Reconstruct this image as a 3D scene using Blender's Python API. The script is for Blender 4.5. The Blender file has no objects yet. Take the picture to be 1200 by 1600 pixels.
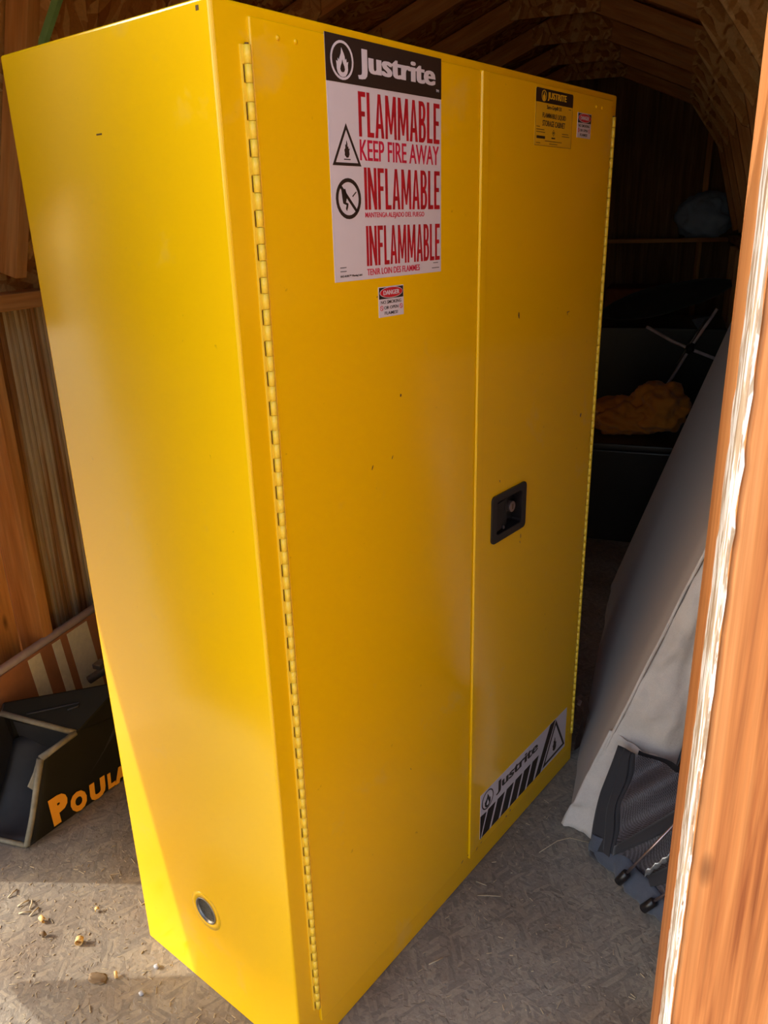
import bpy, bmesh, math, random
from mathutils import Vector, Matrix, noise
random.seed(7)
C = bpy.context.scene.collection
SC = bpy.context.scene
# ------------------------------------------------------------------ camera
cd = bpy.data.cameras.new('camera'); cam = bpy.data.objects.new('camera', cd); C.objects.link(cam)
cd.sensor_fit = 'AUTO'; cd.sensor_width = 36.0; cd.lens = 1224.85 * 36 / 1600
cd.clip_start = 0.02; cd.clip_end = 200
CR = Matrix(((0.942067, -0.094597, 0.321809), (0.33454, 0.334622, -0.880972), (-0.024347, 0.937592, 0.346883)))
cam.matrix_world = Matrix.Translation((0, 0, 1.4181)) @ CR.to_4x4()
SC.camera = cam
# ------------------------------------------------------------------ sky, sun, exposure
SUN = Vector((0.846, 0.254, -0.469)).normalized()
w = bpy.data.worlds.new('world'); SC.world = w; w.use_nodes = True
wn = w.node_tree.nodes; wl = w.node_tree.links
sky = wn.new('ShaderNodeTexSky'); sky.sky_type = 'NISHITA'; sky.sun_disc = False
sky.sun_elevation = math.radians(28); sky.sun_rotation = math.atan2(-SUN.x, -SUN.y); sky.air_density = 1.0; sky.dust_density = 2.5; sky.ozone_density = 0.7
bg = wn['Background']; bg.inputs[1].default_value = 0.46
wb_ = wn.new('ShaderNodeMixRGB'); wb_.blend_type = 'MULTIPLY'; wb_.inputs[0].default_value = 1; wb_.inputs[2].default_value = (1.0, .975, .92, 1)   # camera white balance
wl.new(sky.outputs[0], wb_.inputs[1]); wl.new(wb_.outputs[0], bg.inputs[0])
sd = bpy.data.lights.new('sun', 'SUN'); sd.energy = 3.3; sd.angle = math.radians(0.7); sd.color = (1.0, 0.93, 0.80)
so = bpy.data.objects.new('sun', sd); C.objects.link(so); so.rotation_euler = SUN.to_track_quat('-Z', 'Y').to_euler()
SC.view_settings.view_transform = 'Standard'; SC.view_settings.look = 'None'; SC.view_settings.gamma = 1
SC.view_settings.use_curve_mapping = False; SC.view_settings.exposure = 0.44
# ------------------------------------------------------------------ materials
def srgb(r, g, b):
    return tuple(((c / 255) / 12.92 if c <= 10 else (((c / 255) + .055) / 1.055) ** 2.4) for c in (r, g, b)) + (1,)
class NT:
    def __init__(s, name):
        s.m = bpy.data.materials.new(name); s.m.use_nodes = True; s.t = s.m.node_tree
        s.b = s.t.nodes['Principled BSDF']; s.co = None
    def n(s, ty, **k):
        x = s.t.nodes.new(ty)
        for a, v in k.items():
            if a in x.inputs.keys() if isinstance(a, str) else False: x.inputs[a].default_value = v
            else: setattr(x, a, v)
        return x
    def l(s, a, b): s.t.links.new(a, b)
    def coord(s, scale=(1, 1, 1), rot=(0, 0, 0), loc=(0, 0, 0)):
        if not s.co: s.co = s.t.nodes.new('ShaderNodeTexCoord')
        r = s.t.nodes.new('ShaderNodeMapping'); r.vector_type = 'POINT'
        r.inputs['Rotation'].default_value = rot; r.inputs['Location'].default_value = loc
        s.l(s.co.outputs['Object'], r.inputs[0])
        p = s.t.nodes.new('ShaderNodeMapping'); p.inputs['Scale'].default_value = scale; s.l(r.outputs[0], p.inputs[0])
        return p.outputs[0]
    def noise(s, vec, scale, detail=3, rough=.6, dist=0):
        x = s.t.nodes.new('ShaderNodeTexNoise'); s.l(vec, x.inputs['Vector'])
        x.inputs['Scale'].default_value = scale; x.inputs['Detail'].default_value = detail
        x.inputs['Roughness'].default_value = rough; x.inputs['Distortion'].default_value = dist
        return x.outputs['Fac']
    def ramp(s, fac, stops):
        x = s.t.nodes.new('ShaderNodeValToRGB'); e = x.color_ramp.elements
        while len(e) < len(stops): e.new(.5)
        for i, (p, c) in enumerate(stops):
            e[i].position = p; e[i].color = c if len(c) == 4 else tuple(c) + (1,)
        s.l(fac, x.inputs[0]); return x.outputs[0]
    def mix(s, fac, a, b, mode='MIX'):
        x = s.t.nodes.new('ShaderNodeMixRGB'); x.blend_type = mode
        for i, v in zip((0, 1, 2), (fac, a, b)):
            if hasattr(v, 'is_output') or isinstance(v, bpy.types.NodeSocket): s.l(v, x.inputs[i])
            else: x.inputs[i].default_value = v
        return x.outputs[0]
    def bump(s, h, strength=.3, dist=.002):
        x = s.t.nodes.new('ShaderNodeBump'); x.inputs['Strength'].default_value = strength; x.inputs['Distance'].default_value = dist
        s.l(h, x.inputs['Height']); s.l(x.outputs[0], s.b.inputs['Normal'])
    def col(s, c):
        if isinstance(c, bpy.types.NodeSocket): s.l(c, s.b.inputs['Base Color'])
        else: s.b.inputs['Base Color'].default_value = c
    def p(s, **k):
        for a, v in k.items(): s.b.inputs[a.replace('_', ' ')].default_value = v
G0 = (0, 0, 0, 1); G1 = (1, 1, 1, 1)
def plain(name, c, rough=.5, metal=0, var=.12, scale=30, bump=0, spec=.5):
    t = NT(name); v = t.coord(); n = t.noise(v, scale, 4)
    d = tuple(x * (1 - var) for x in c[:3]) + (1,); e = tuple(min(1, x * (1 + var)) for x in c[:3]) + (1,)
    t.col(t.ramp(n, [(.3, d), (.7, e)])); t.p(Roughness=rough, Metallic=metal)
    t.b.inputs['Specular IOR Level'].default_value = spec
    if bump: t.bump(n, bump)
    return t.m
def wood(name, dark, mid, light, axis='X', dens=1.0, rough=.65, knots=True, bump=.25):
    t = NT(name); i = 'XYZ'.index(axis); sc = [26 * dens] * 3; sc[i] = 1.3
    v = t.coord(tuple(sc)); n = t.noise(v, 1.0, 5, .6, .6)
    c = t.ramp(n, [(.30, dark), (.48, mid), (.68, light)])
    sc2 = [140 * dens] * 3; sc2[i] = 5
    n2 = t.noise(t.coord(tuple(sc2)), 1.0, 2)
    c = t.mix(.5, c, t.ramp(n2, [(.3, (.55, .5, .45, 1)), (.7, (1.1, 1.08, 1.05, 1))]), 'MULTIPLY')
    if knots:
        sc3 = [9.0] * 3; sc3[i] = 3.2
        x = t.t.nodes.new('ShaderNodeTexVoronoi'); t.l(t.coord(tuple(sc3), loc=(.37, .21, .13)), x.inputs['Vector']); x.inputs['Scale'].default_value = 1
        k = t.ramp(x.outputs['Distance'], [(.03, G1), (.10, G0)])
        c = t.mix(k, c, tuple(a * .35 for a in dark[:3]) + (1,))
    t.col(c); t.p(Roughness=rough); t.bump(n, bump, .001); return t.m
def osb(name, tones, scale=1.0, rough=.8, bump=.5, plane='XY', patch=None, spec=.3):
    """oriented strand board: three layers of stretched flakes at different angles"""
    t = NT(name); ax = {'XY': 2, 'YZ': 0, 'XZ': 1}[plane]
    la = []; hs = []
    for k, ang in enumerate((.25, 1.15, 2.25)):
        rot = [0, 0, 0]; rot[ax] = ang
        s3 = [9 * scale, 62 * scale, 62 * scale]
        if plane == 'YZ': s3 = [62 * scale, 9 * scale, 62 * scale]
        if plane == 'XZ': s3 = [9 * scale, 62 * scale, 62 * scale]
        v = t.coord(tuple(s3), tuple(rot), (k * 1.7, k * .9, k * .3))
        nz = t.t.nodes.new('ShaderNodeTexNoise'); t.l(t.coord(loc=(k * 3.1, 1, 2)), nz.inputs['Vector']); nz.inputs['Scale'].default_value = 5 * scale; nz.inputs['Detail'].default_value = 1
        va = t.t.nodes.new('ShaderNodeVectorMath'); va.operation = 'MULTIPLY_ADD'; t.l(nz.outputs['Color'], va.inputs[0]); va.inputs[1].default_value = (3, 3, 3); t.l(v, va.inputs[2]); v = va.outputs[0]
        wv = t.t.nodes.new('ShaderNodeTexVoronoi'); wv.feature = 'F1'; t.l(v, wv.inputs['Vector']); wv.inputs['Scale'].default_value = 1
        sx = t.t.nodes.new('ShaderNodeSeparateColor'); t.l(wv.outputs['Color'], sx.inputs[0])
        la.append(t.ramp(sx.outputs[0], [(.05, tones[0]), (.35, tones[1]), (.65, tones[2]), (.95, tones[3])])); hs.append(sx.outputs[1])
    m1 = t.ramp(t.noise(t.coord(loc=(3, 1, 2)), 16 * scale, 2), [(.46, G0), (.50, G1)])
    m2 = t.ramp(t.noise(t.coord(loc=(7, 5, 2)), 14 * scale, 2), [(.50, G0), (.54, G1)])
    c = t.mix(m1, la[0], la[1]); c = t.mix(m2, c, la[2])
    h = t.mix(m1, hs[0], hs[1]); h = t.mix(m2, h, hs[2])
    fine = t.noise(t.coord((120, 120, 120)), 1.0, 3)
    c = t.mix(.5, c, t.ramp(fine, [(.3, (.7, .7, .7, 1)), (.7, (1.12, 1.12, 1.12, 1))]), 'MULTIPLY')
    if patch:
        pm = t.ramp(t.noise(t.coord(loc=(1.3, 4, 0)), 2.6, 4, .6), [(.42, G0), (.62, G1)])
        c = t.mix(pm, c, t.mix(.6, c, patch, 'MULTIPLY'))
    t.col(c); t.p(Roughness=rough); t.b.inputs['Specular IOR Level'].default_value = spec
    h = t.mix(.5, h, t.noise(t.coord((70, 70, 70), loc=(5, 5, 5)), 1.0, 5, .7)); t.bump(h, bump, .003); return t.m

# yellow enamel with faint scuffs
def yellow():
    t = NT('yellow_enamel'); base = srgb(245, 192, 1)
    n = t.noise(t.coord(), 5.5, 5, .65, .3)
    sm = t.ramp(n, [(.62, G0), (.74, (.35, .35, .35, 1))])
    c = t.mix(sm, base, srgb(226, 186, 92))
    sp = t.ramp(t.noise(t.coord(loc=(2, 3, 4)), 60, 2), [(.74, G0), (.80, (.5, .5, .5, 1))])
    c = t.mix(sp, c, srgb(190, 140, 20))
    t.col(c)
    r = t.ramp(t.noise(t.coord((1, 1, 1)), 3.2, 4), [(.35, (.13, .13, .13, 1)), (.7, (.22, .22, .22, 1))]); t.l(r, t.b.inputs['Roughness'])
    t.b.inputs['Specular IOR Level'].default_value = .5
    t.bump(t.noise(t.coord(), 4.0, 2), .06, .01); return t.m
M = {}
M['yellow'] = yellow()
M['hinge'] = plain('hinge_enamel', srgb(246, 206, 60), .32, 0, .06)
M['slot'] = plain('dark_bare_metal', srgb(96, 64, 16), .7)
M['sign_white'] = plain('sign_vinyl_white', srgb(214, 206, 216), .42, 0, .02)
M['ink_black'] = plain('black_ink', srgb(38, 28, 26), .5, 0, .03)
M['ink_red'] = plain('dark_red_ink', srgb(172, 14, 34), .5, 0, .22, 60)
M['ink_pink'] = plain('crimson_ink', srgb(196, 22, 62), .5, 0, .05)
M['label_yellow'] = plain('label_yellow', srgb(226, 178, 20), .5, 0, .04)
M['danger_red'] = plain('danger_red', srgb(196, 30, 44), .5, 0, .04)
M['black_plastic'] = plain('black_plastic', srgb(30, 26, 28), .35, 0, .15)
M['black_enamel'] = plain('black_enamel', srgb(26, 20, 22), .28, 0, .15)
M['chrome'] = plain('dull_chrome', srgb(170, 150, 150), .35, .9)
M['steel'] = plain('galvanised_steel', srgb(150, 146, 140), .42, .8, .2)
M['mesh_steel'] = plain('dark_screen', srgb(110, 110, 96), .35, .6, .6, 160)
M['pine'] = wood('pine_lumber', srgb(160, 100, 48), srgb(204, 142, 76), srgb(222, 168, 104), 'X', .6)
M['pine_z'] = wood('pine_upright', srgb(190, 128, 62), srgb(216, 158, 86), srgb(232, 184, 112), 'Z', .8)
M['pine_y'] = wood('pine_plate', srgb(154, 94, 44), srgb(196, 134, 70), srgb(216, 162, 98), 'Y', .7)
M['post'] = wood('orange_pine_post', srgb(126, 66, 28), srgb(176, 114, 64), srgb(192, 138, 90), 'Z', 1.7, .55, True, .35)
M['osb_roof'] = osb('roof_strand_board', [srgb(160, 100, 44), srgb(190, 130, 64), srgb(206, 148, 80), srgb(226, 178, 110)], .8, bump=.12)
M['osb_gusset'] = osb('gusset_strand_board', [srgb(164, 108, 54), srgb(198, 144, 82), srgb(216, 164, 102), srgb(234, 194, 134)], .8, plane='XZ', bump=.08)
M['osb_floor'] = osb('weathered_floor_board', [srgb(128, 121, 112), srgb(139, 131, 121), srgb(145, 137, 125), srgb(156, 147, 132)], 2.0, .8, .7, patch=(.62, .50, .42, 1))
M['edge_green'] = plain('green_edge_paint', srgb(130, 176, 110), .7)
M['white_paint'] = None
def ridged():
    t = NT('ribbed_panel_streaks')
    n = t.noise(t.coord((40, 17, .8)), 1.0, 4, .6, .2)
    n2 = t.noise(t.coord((40, 60, 9)), 1.0, 3)
    c = t.ramp(n, [(.36, srgb(140, 92, 48)), (.48, srgb(168, 122, 72)), (.56, srgb(196, 178, 142)), (.7, srgb(208, 196, 164))])
    c = t.mix(.5, c, t.ramp(n2, [(.3, (.6, .55, .5, 1)), (.7, (1.1, 1.1, 1.1, 1))]), 'MULTIPLY')
    t.col(c); t.p(Roughness=.7); t.bump(n2, .3, .001); return t.m
M['ribbed'] = ridged()
M['back_panel'] = wood('back_wall_panel', srgb(110, 76, 48), srgb(136, 100, 68), srgb(160, 126, 92), 'Z', .9, .8, False)
M['siding'] = plain('outside_siding', srgb(112, 88, 66), .8, 0, .1)
def peel():
    t = NT('peeling_white_paint'); n = t.noise(t.coord((60, 60, 14)), 1.0, 4, .6, .5)
    t.col(t.ramp(n, [(.43, srgb(150, 132, 114)), (.50, srgb(164, 152, 138)), (.53, srgb(206, 206, 210))]))
    t.p(Roughness=.5); t.bump(n, .8, .002); return t.m
M['peel'] = peel()
def fabric(name, c, var=.1, scale=900, rough=.9, big=0, bump=.2):
    t = NT(name); n = t.noise(t.coord(), scale, 1); d = tuple(x * (1 - var) for x in c[:3]) + (1,); e = tuple(min(1, x * (1 + var)) for x in c[:3]) + (1,)
    k = t.ramp(n, [(.3, d), (.7, e)])
    if big: k = t.mix(.6, k, t.ramp(t.noise(t.coord(), 9, 4), [(.35, (.75, .74, .76, 1)), (.6, G1)]), 'MULTIPLY')
    t.col(k); t.p(Roughness=rough); t.b.inputs['Sheen Weight'].default_value = .15
    t.bump(t.noise(t.coord(), 22, 4), bump, .004); return t.m
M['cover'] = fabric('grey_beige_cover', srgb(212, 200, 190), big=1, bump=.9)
M['cover_side'] = fabric('smooth_shaded_cover', srgb(172, 156, 146), rough=.7, bump=.02)  # smooth side panel; its darker tone includes shade from facing inwards
M['strap'] = fabric('black_webbing', srgb(44, 42, 46))
M['rim'] = fabric('slate_grey_fabric', srgb(76, 80, 92), bump=.4)
M['tarp'] = fabric('blue_grey_tarp', srgb(150, 172, 200), rough=.55, bump=.6)
M['cloth'] = fabric('mustard_cloth', srgb(186, 118, 34), bump=.4)
M['darkfab'] = fabric('black_canvas', srgb(36, 32, 34))
def net():
    t = NT('black_net'); x = t.t.nodes.new('ShaderNodeTexVoronoi'); x.feature = 'F1'; x.inputs['Randomness'].default_value = .1
    t.l(t.coord((330, 330, 330), (.5, .4, .8)), x.inputs['Vector']); x.inputs['Scale'].default_value = 1
    a = t.ramp(x.outputs['Distance'], [(.34, G0), (.46, G1)])
    t.col(t.mix(a, srgb(26, 24, 28), srgb(78, 72, 78))); t.p(Roughness=.6)
    tr = t.t.nodes.new('ShaderNodeBsdfTransparent'); mx = t.t.nodes.new('ShaderNodeMixShader')
    f = t.t.nodes.new('ShaderNodeMath'); f.operation = 'MAXIMUM'; t.l(a, f.inputs[0]); f.inputs[1].default_value = .72
    t.l(f.outputs[0], mx.inputs[0]); t.l(tr.outputs[0], mx.inputs[1]); t.l(t.b.outputs[0], mx.inputs[2])
    t.l(mx.outputs[0], t.t.nodes['Material Output'].inputs[0]); return t.m
M['net'] = net()
M['foil'] = plain('crinkled_foil', srgb(170, 170, 172), .3, .7, .4, 80, .8)
M['brown_vinyl'] = plain('brown_vinyl', srgb(166, 112, 76), .42, 0, .15, 12)
M['cream_vinyl'] = plain('cream_vinyl', srgb(226, 218, 188), .6, 0, .08, 60)
M['piping'] = plain('mauve_grey_piping', srgb(160, 142, 134), .5)
M['hood'] = plain('black_moulded_plastic', srgb(28, 26, 19), .6, 0, .2, 10, 0, .2)
M['hood_in'] = plain('dull_black_plastic', srgb(34, 34, 38), .55, 0, .25, 20)
M['hood_rim'] = plain('worn_grey_rim', srgb(128, 122, 106), .6, 0, .25, 40)
M['orange_ink'] = plain('orange_lettering', srgb(238, 160, 36), .5, 0, .04)
M['beige_plastic'] = plain('beige_plastic', srgb(150, 140, 112), .6)
M['ground'] = plain('dry_ground', srgb(172, 156, 128), .9, 0, .18, 14, .5)
M['white_tube'] = plain('white_tube', srgb(200, 186, 192), .4)
M['brown_box'] = plain('brown_cardboard', srgb(134, 76, 38), .8)
M['shaving'] = plain('pale_wood_shaving', srgb(214, 178, 116), .7)
M['straw'] = plain('dry_straw', srgb(176, 160, 132), .7)
M['pebble'] = plain('grey_pebble', srgb(160, 160, 166), .7)
M['leaf'] = plain('dry_brown_leaf', srgb(110, 90, 66), .8)
M['rubber'] = plain('dark_brown_leather', srgb(64, 42, 32), .5)
M['bounce_boards'] = wood('pale_bounce_boards', srgb(176, 156, 128), srgb(196, 178, 150), srgb(208, 192, 166), 'Z', .6)  # kept pale so the unseen left leaf bounces light onto the cabinet side
# ------------------------------------------------------------------ mesh helpers
def obj(name, vs, fs, mat, parent=None, smooth=False):
    me = bpy.data.meshes.new(name); me.from_pydata([tuple(v) for v in vs], [], fs); me.update()
    if mat: me.materials.append(M[mat] if isinstance(mat, str) else mat)
    if smooth:
        for p in me.polygons: p.use_smooth = True
    o = bpy.data.objects.new(name, me); C.objects.link(o)
    if parent: o.parent = parent
    return o
def empty(name, loc=(0, 0, 0), rz=0):
    o = bpy.data.objects.new(name, None); C.objects.link(o); o.location = loc; o.rotation_euler = (0, 0, rz); o.empty_display_size = .1
    return o
def tag(o, label=None, cat=None, group=None, kind=None):
    if label: o['label'] = label
    if cat: o['category'] = cat
    if group: o['group'] = group
    if kind: o['kind'] = kind
    return o
BOXF = [(0, 3, 2, 1), (4, 5, 6, 7), (0, 1, 5, 4), (1, 2, 6, 5), (2, 3, 7, 6), (3, 0, 4, 7)]
class MB:
    def __init__(s): s.v = []; s.f = []
    def add(s, vs, fs):
        n = len(s.v); s.v += [tuple(v) for v in vs]; s.f += [tuple(i + n for i in f) for f in fs]; return s
    def box(s, x0, x1, y0, y1, z0, z1):
        return s.add([(x0, y0, z0), (x1, y0, z0), (x1, y1, z0), (x0, y1, z0), (x0, y0, z1), (x1, y0, z1), (x1, y1, z1), (x0, y1, z1)], BOXF)
    def tube(s, pts, r, n=10, caps=True):
        pts = [Vector(p) for p in pts]; rings = []
        up = Vector((0, 0, 1)); base = len(s.v)
        d0 = (pts[1] - pts[0]).normalized()
        if abs(d0.dot(up)) > .9: up = Vector((1, 0, 0))
        for i, p in enumerate(pts):
            d = (pts[min(i + 1, len(pts) - 1)] - pts[max(i - 1, 0)]).normalized()
            a = d.cross(up).normalized(); b = a.cross(d).normalized()
            rr = r[i] if isinstance(r, (list, tuple)) else r
            for k in range(n):
                t = 2 * math.pi * k / n; s.v.append(tuple(p + a * (rr * math.cos(t)) + b * (rr * math.sin(t))))
        for i in range(len(pts) - 1):
            for k in range(n):
                k2 = (k + 1) % n
                s.f.append((base + i * n + k, base + i * n + k2, base + (i + 1) * n + k2, base + (i + 1) * n + k))
        if caps:
            s.f.append(tuple(base + k for k in range(n))[::-1]); s.f.append(tuple(base + (len(pts) - 1) * n + k for k in range(n)))
        return s
    def prism(s, poly, off):
        """poly: list of 3D points, extruded by vector off"""
        n = len(poly); off = Vector(off); a = [Vector(p) for p in poly]
        return s.add(a + [p + off for p in a], [tuple(range(n))[::-1], tuple(range(n, 2 * n))] + [(i, (i + 1) % n, n + (i + 1) % n, n + i) for i in range(n)])
    def build(s, name, mat, parent=None, smooth=False, bevel=0, seg=2):
        o = obj(name, s.v, s.f, mat, parent, smooth)
        bm = bmesh.new(); bm.from_mesh(o.data); bmesh.ops.recalc_face_normals(bm, faces=bm.faces)
        if bevel:
            ed = [e for e in bm.edges if len(e.link_faces) == 2 and e.calc_face_angle(0) > .5]
            bmesh.ops.bevel(bm, geom=ed, offset=bevel, segments=seg, profile=.5, affect='EDGES', clamp_overlap=True)
        bm.to_mesh(o.data); bm.free()
        if bevel:
            for p in o.data.polygons: p.use_smooth = True
            m = o.modifiers.new('n', 'WEIGHTED_NORMAL'); m.keep_sharp = False
        return o
def box(name, x0, x1, y0, y1, z0, z1, mat, parent=None, bevel=0): return MB().box(x0, x1, y0, y1, z0, z1).build(name, mat, parent, bevel=bevel)
def cut(o, cutters):
    """boolean difference, applied at once"""
    for c in cutters:
        m = o.modifiers.new('b', 'BOOLEAN'); m.object = c; m.solver = 'EXACT'; m.operation = 'DIFFERENCE'
    dg = bpy.context.evaluated_depsgraph_get(); dg.update()
    me = bpy.data.meshes.new_from_object(o.evaluated_get(dg), depsgraph=dg)
    o.modifiers.clear(); old = o.data; o.data = me
    for p in me.polygons: p.use_smooth = False
    for c in cutters: bpy.data.objects.remove(c)
    return o
def beam(name, p0, p1, w_, h_, mat, parent=None, up=(0, 1, 0), kind=None, bevel=.002):
    """timber with its own local axes: x along its length"""
    p0 = Vector(p0); p1 = Vector(p1); d = (p1 - p0); L = d.length; x = d.normalized(); y = Vector(up); y = (y - x * y.dot(x)).normalized(); z = x.cross(y)
    o = MB().box(0, L, -w_ / 2, w_ / 2, -h_ / 2, h_ / 2).build(name, mat, parent, bevel=bevel, seg=1)
    R = Matrix((x, y, z)).transposed().to_4x4(); o.matrix_local = Matrix.Translation(p0) @ R
    if kind: o['kind'] = kind
    return o
def blob(name, c, r, mat, parent=None, amp=.25, freq=2.5, seed=0, flat=None, sub=4, rot=0):
    bm = bmesh.new(); bmesh.ops.create_icosphere(bm, subdivisions=sub, radius=1)
    for v in bm.verts:
        p = v.co.copy(); n1 = noise.fractal(p * freq + Vector((seed, seed * 2, 3)), 1.0, 2.0, 3)
        rg = 1 - abs(noise.noise(p * freq * 1.3 + Vector((seed * 3, 1, seed)))) * 2
        s = 1 + amp * n1 + amp * .5 * rg
        q = Vector((p.x * r[0] * s, p.y * r[1] * s, p.z * r[2] * s)); q = Matrix.Rotation(rot, 3, 'Z') @ q
        if flat is not None: q.z = max(q.z, flat - c[2])
        v.co = q
    me = bpy.data.meshes.new(name); bm.to_mesh(me); bm.free(); me.materials.append(M[mat])
    for p in me.polygons: p.use_smooth = True
    o = bpy.data.objects.new(name, me); C.objects.link(o); o.location = c
    if parent: o.parent = parent
    return o
def patch(name, fn, nu, nv, mat, parent=None, thick=0, smooth=True):
    vs = [fn(i / nu, j / nv) for j in range(nv + 1) for i in range(nu + 1)]
    fs = [(j * (nu + 1) + i, j * (nu + 1) + i + 1, (j + 1) * (nu + 1) + i + 1, (j + 1) * (nu + 1) + i) for j in range(nv) for i in range(nu)]
    o = obj(name, vs, fs, mat, parent, smooth)
    if thick:
        m = o.modifiers.new('s', 'SOLIDIFY'); m.thickness = thick; m.offset = 0
    return o

# ================================================================== SETTING
X0 = -0.617; XL = -1.650; XR = 0.416; YF = 0.95; YB = 6.40
WZ = 1.25; KX = 0.78; KZ = 2.11; RZ = 2.44
g = box('ground', -60, 60, -60, 60, -.30, -.20, 'ground'); tag(g, kind='structure')
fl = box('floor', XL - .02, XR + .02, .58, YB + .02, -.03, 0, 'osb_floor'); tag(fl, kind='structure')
for i, y in enumerate((1.0, 2.6, 4.2, 5.8)):
    box('trim_1' if i == 0 else 'trim_1.%03d' % i, XL, XR, y, y + .1, -.2, -.031, 'pine', None)['kind'] = 'structure'
# left wall: sheathing (plain sheet, then ribbed sheet), studs, top plate
wlft = empty('wall_left'); tag(wlft, kind='structure')
box('panel', XL - .015, XL, YF + .09, 1.485, 0, WZ, 'pine_z', wlft)
def ribbed_sheet(name, y0, y1, z0, z1, xs, mat, parent, sgn=1, pitch=.020):
    mb = MB(); n = int((y1 - y0) / pitch); pr = []
    for i in range(n):
        y = y0 + i * pitch; j = .0012 * math.sin(i * 2.3)
        pr += [(xs - sgn * .004, y), (xs - sgn * (.0005 + j), y + pitch * .35), (xs - sgn * (.0005 + j), y + pitch * .75)]
    pr.append((xs - sgn * .004, y1))
    m = len(pr); vs = [(x, y, z0) for x, y in pr] + [(x, y, z1) for x, y in pr] + [(xs - sgn * .014, y0, z0), (xs - sgn * .014, y1, z0), (xs - sgn * .014, y0, z1), (xs - sgn * .014, y1, z1)]
    fs = [(i, i + 1, m + i + 1, m + i) for i in range(m - 1)] + [(2 * m, 2 * m + 1, 2 * m + 3, 2 * m + 2)]
    mb.add(vs, fs); return mb.build(name, mat, parent)
ribbed_sheet('panel', 1.490, 3.9, 0, WZ, XL, 'ribbed', wlft)
ribbed_sheet('panel', 3.905, YB, 0, WZ, XL, 'back_panel', wlft)
for k in range(8): beam('stud', (XL + .046, 1.506 + .61 * k, 0), (XL + .046, 1.506 + .61 * k, WZ - .04), .038, .088, 'pine', wlft)
beam('stud', (XL + .046, 1.10, 0), (XL + .046, 1.10, WZ - .04), .038, .088, 'pine', wlft)
box('top_plate', XL + .001, XL + .092, YF + .09, YB, WZ - .018, WZ + .022, 'pine_y', wlft, bevel=.002)
wr = empty('wall_right'); tag(wr, kind='structure')
ribbed_sheet('panel', YF + .09, YB, 0, WZ, XR, 'back_panel', wr, -1)
for k in range(9): beam('stud', (XR - .046, 1.12 + .61 * k, 0), (XR - .046, 1.12 + .61 * k, WZ - .04), .038, .088, 'pine', wr)
box('top_plate', XR - .092, XR - .001, YF + .09, YB, WZ - .018, WZ + .022, 'pine_y', wr, bevel=.002)
# back wall
wb = empty('wall_back'); tag(wb, kind='structure')
gable = [(X0 - 1.033, 0), (X0 + 1.033, 0), (X0 + 1.033, WZ), (X0 + KX, KZ), (X0, RZ), (X0 - KX, KZ), (X0 - 1.033, WZ)]
MB().prism([(x, YB, z) for x, z in gable], (0, .02, 0)).build('panel', 'back_panel', wb)
for i in range(50):
    x = X0 - 1.0 + i * .041
    zt = WZ + (KZ - WZ) * max(0, min(1, (1.033 - abs(x - X0)) / .253)) if abs(x - X0) > KX else KZ + (RZ - KZ) * (1 - abs(x - X0) / KX)
    box('batten', x, x + .030, YB - .006, YB - .0005, 0, zt - .03, 'back_panel', wb)
for x in (-1.25, -.62, .118):
    zt = KZ - .1 if abs(x - X0) > .7 else 2.2
    beam('stud', (x + .02, YB - .054, 0), (x + .02, YB - .054, zt - .02), .038, .088, 'pine', wb, up=(1, 0, 0))
# front wall: short return left of the opening, wider one behind the post, gable above the doorway
wf = empty('wall_front'); tag(wf, kind='structure')
box('panel', XL - .015, -1.585, YF, YF + .09, 0, WZ + .1, 'siding', wf)
box('panel', .20, XR + .015, YF, YF + .09, 0, WZ, 'siding', wf)
MB().prism([(X0 - .99, YF, 1.95), (X0 + 1.0, YF, 1.30), (X0 + 1.033, YF, WZ), (X0 + KX, YF, KZ), (X0, YF, RZ), (X0 - KX, YF, KZ), (X0 - .92, YF, 1.95)][0:0] or
           [(X0 - .83, YF, 1.95), (X0 + .83, YF, 1.95), (X0 + KX, YF, KZ), (X0, YF, RZ), (X0 - KX, YF, KZ)], (0, .09, 0)).build('gable_panel', 'siding', wf)
MB().prism([(X0 - 1.033, YF, WZ + .1), (X0 - .96, YF, WZ + .1), (X0 - .80, YF, 1.95), (X0 - .83, YF, 1.95), (X0 - 1.02, YF, WZ + .1)][0:4], (0, .09, 0)).build('gable_panel', 'siding', wf)
MB().prism([(.20, YF, WZ), (XR, YF, WZ), (X0 + .83, YF, 1.949), (.20 - .0, YF, 1.949)], (0, .09, 0)).build('gable_panel', 'siding', wf)
# roof sheathing
ce = empty('ceiling'); tag(ce, kind='structure')
def sheet(name, p, q, y0, y1, t=.014, mat='osb_roof', ex=.0):
    """strand board sheet between profile points p,q (x,z), local x along depth, y up the slope"""
    a = Vector((p[0], 0, p[1])); b = Vector((q[0], 0, q[1])); v = (b - a); L = v.length; v.normalize(); a -= v * ex; L += 2 * ex; u = Vector((0, 1, 0)); n = u.cross(v)
    if n.dot(Vector((X0, 0, 1.2)) - a) > 0: n = -n
    o = MB().box(0, y1 - y0, 0, L, 0, t).build(name, mat, ce)
    z = n; R = Matrix((u, v, z)).transposed().to_4x4(); o.matrix_local = Matrix.Translation(a + u * y0) @ R
    return o
for s in (-1, 1):
    for y0, y1 in ((YF - .1, 1.94), (1.944, 4.38), (4.384, YB + .05)):
        sheet('roof_sheet', (X0 + s * 1.033, WZ + .001), (X0 + s * KX, KZ), y0, y1, ex=.012)
        sheet('roof_sheet', (X0 + s * KX, KZ + .003), (X0, RZ), y0, y1, ex=.012)
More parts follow.
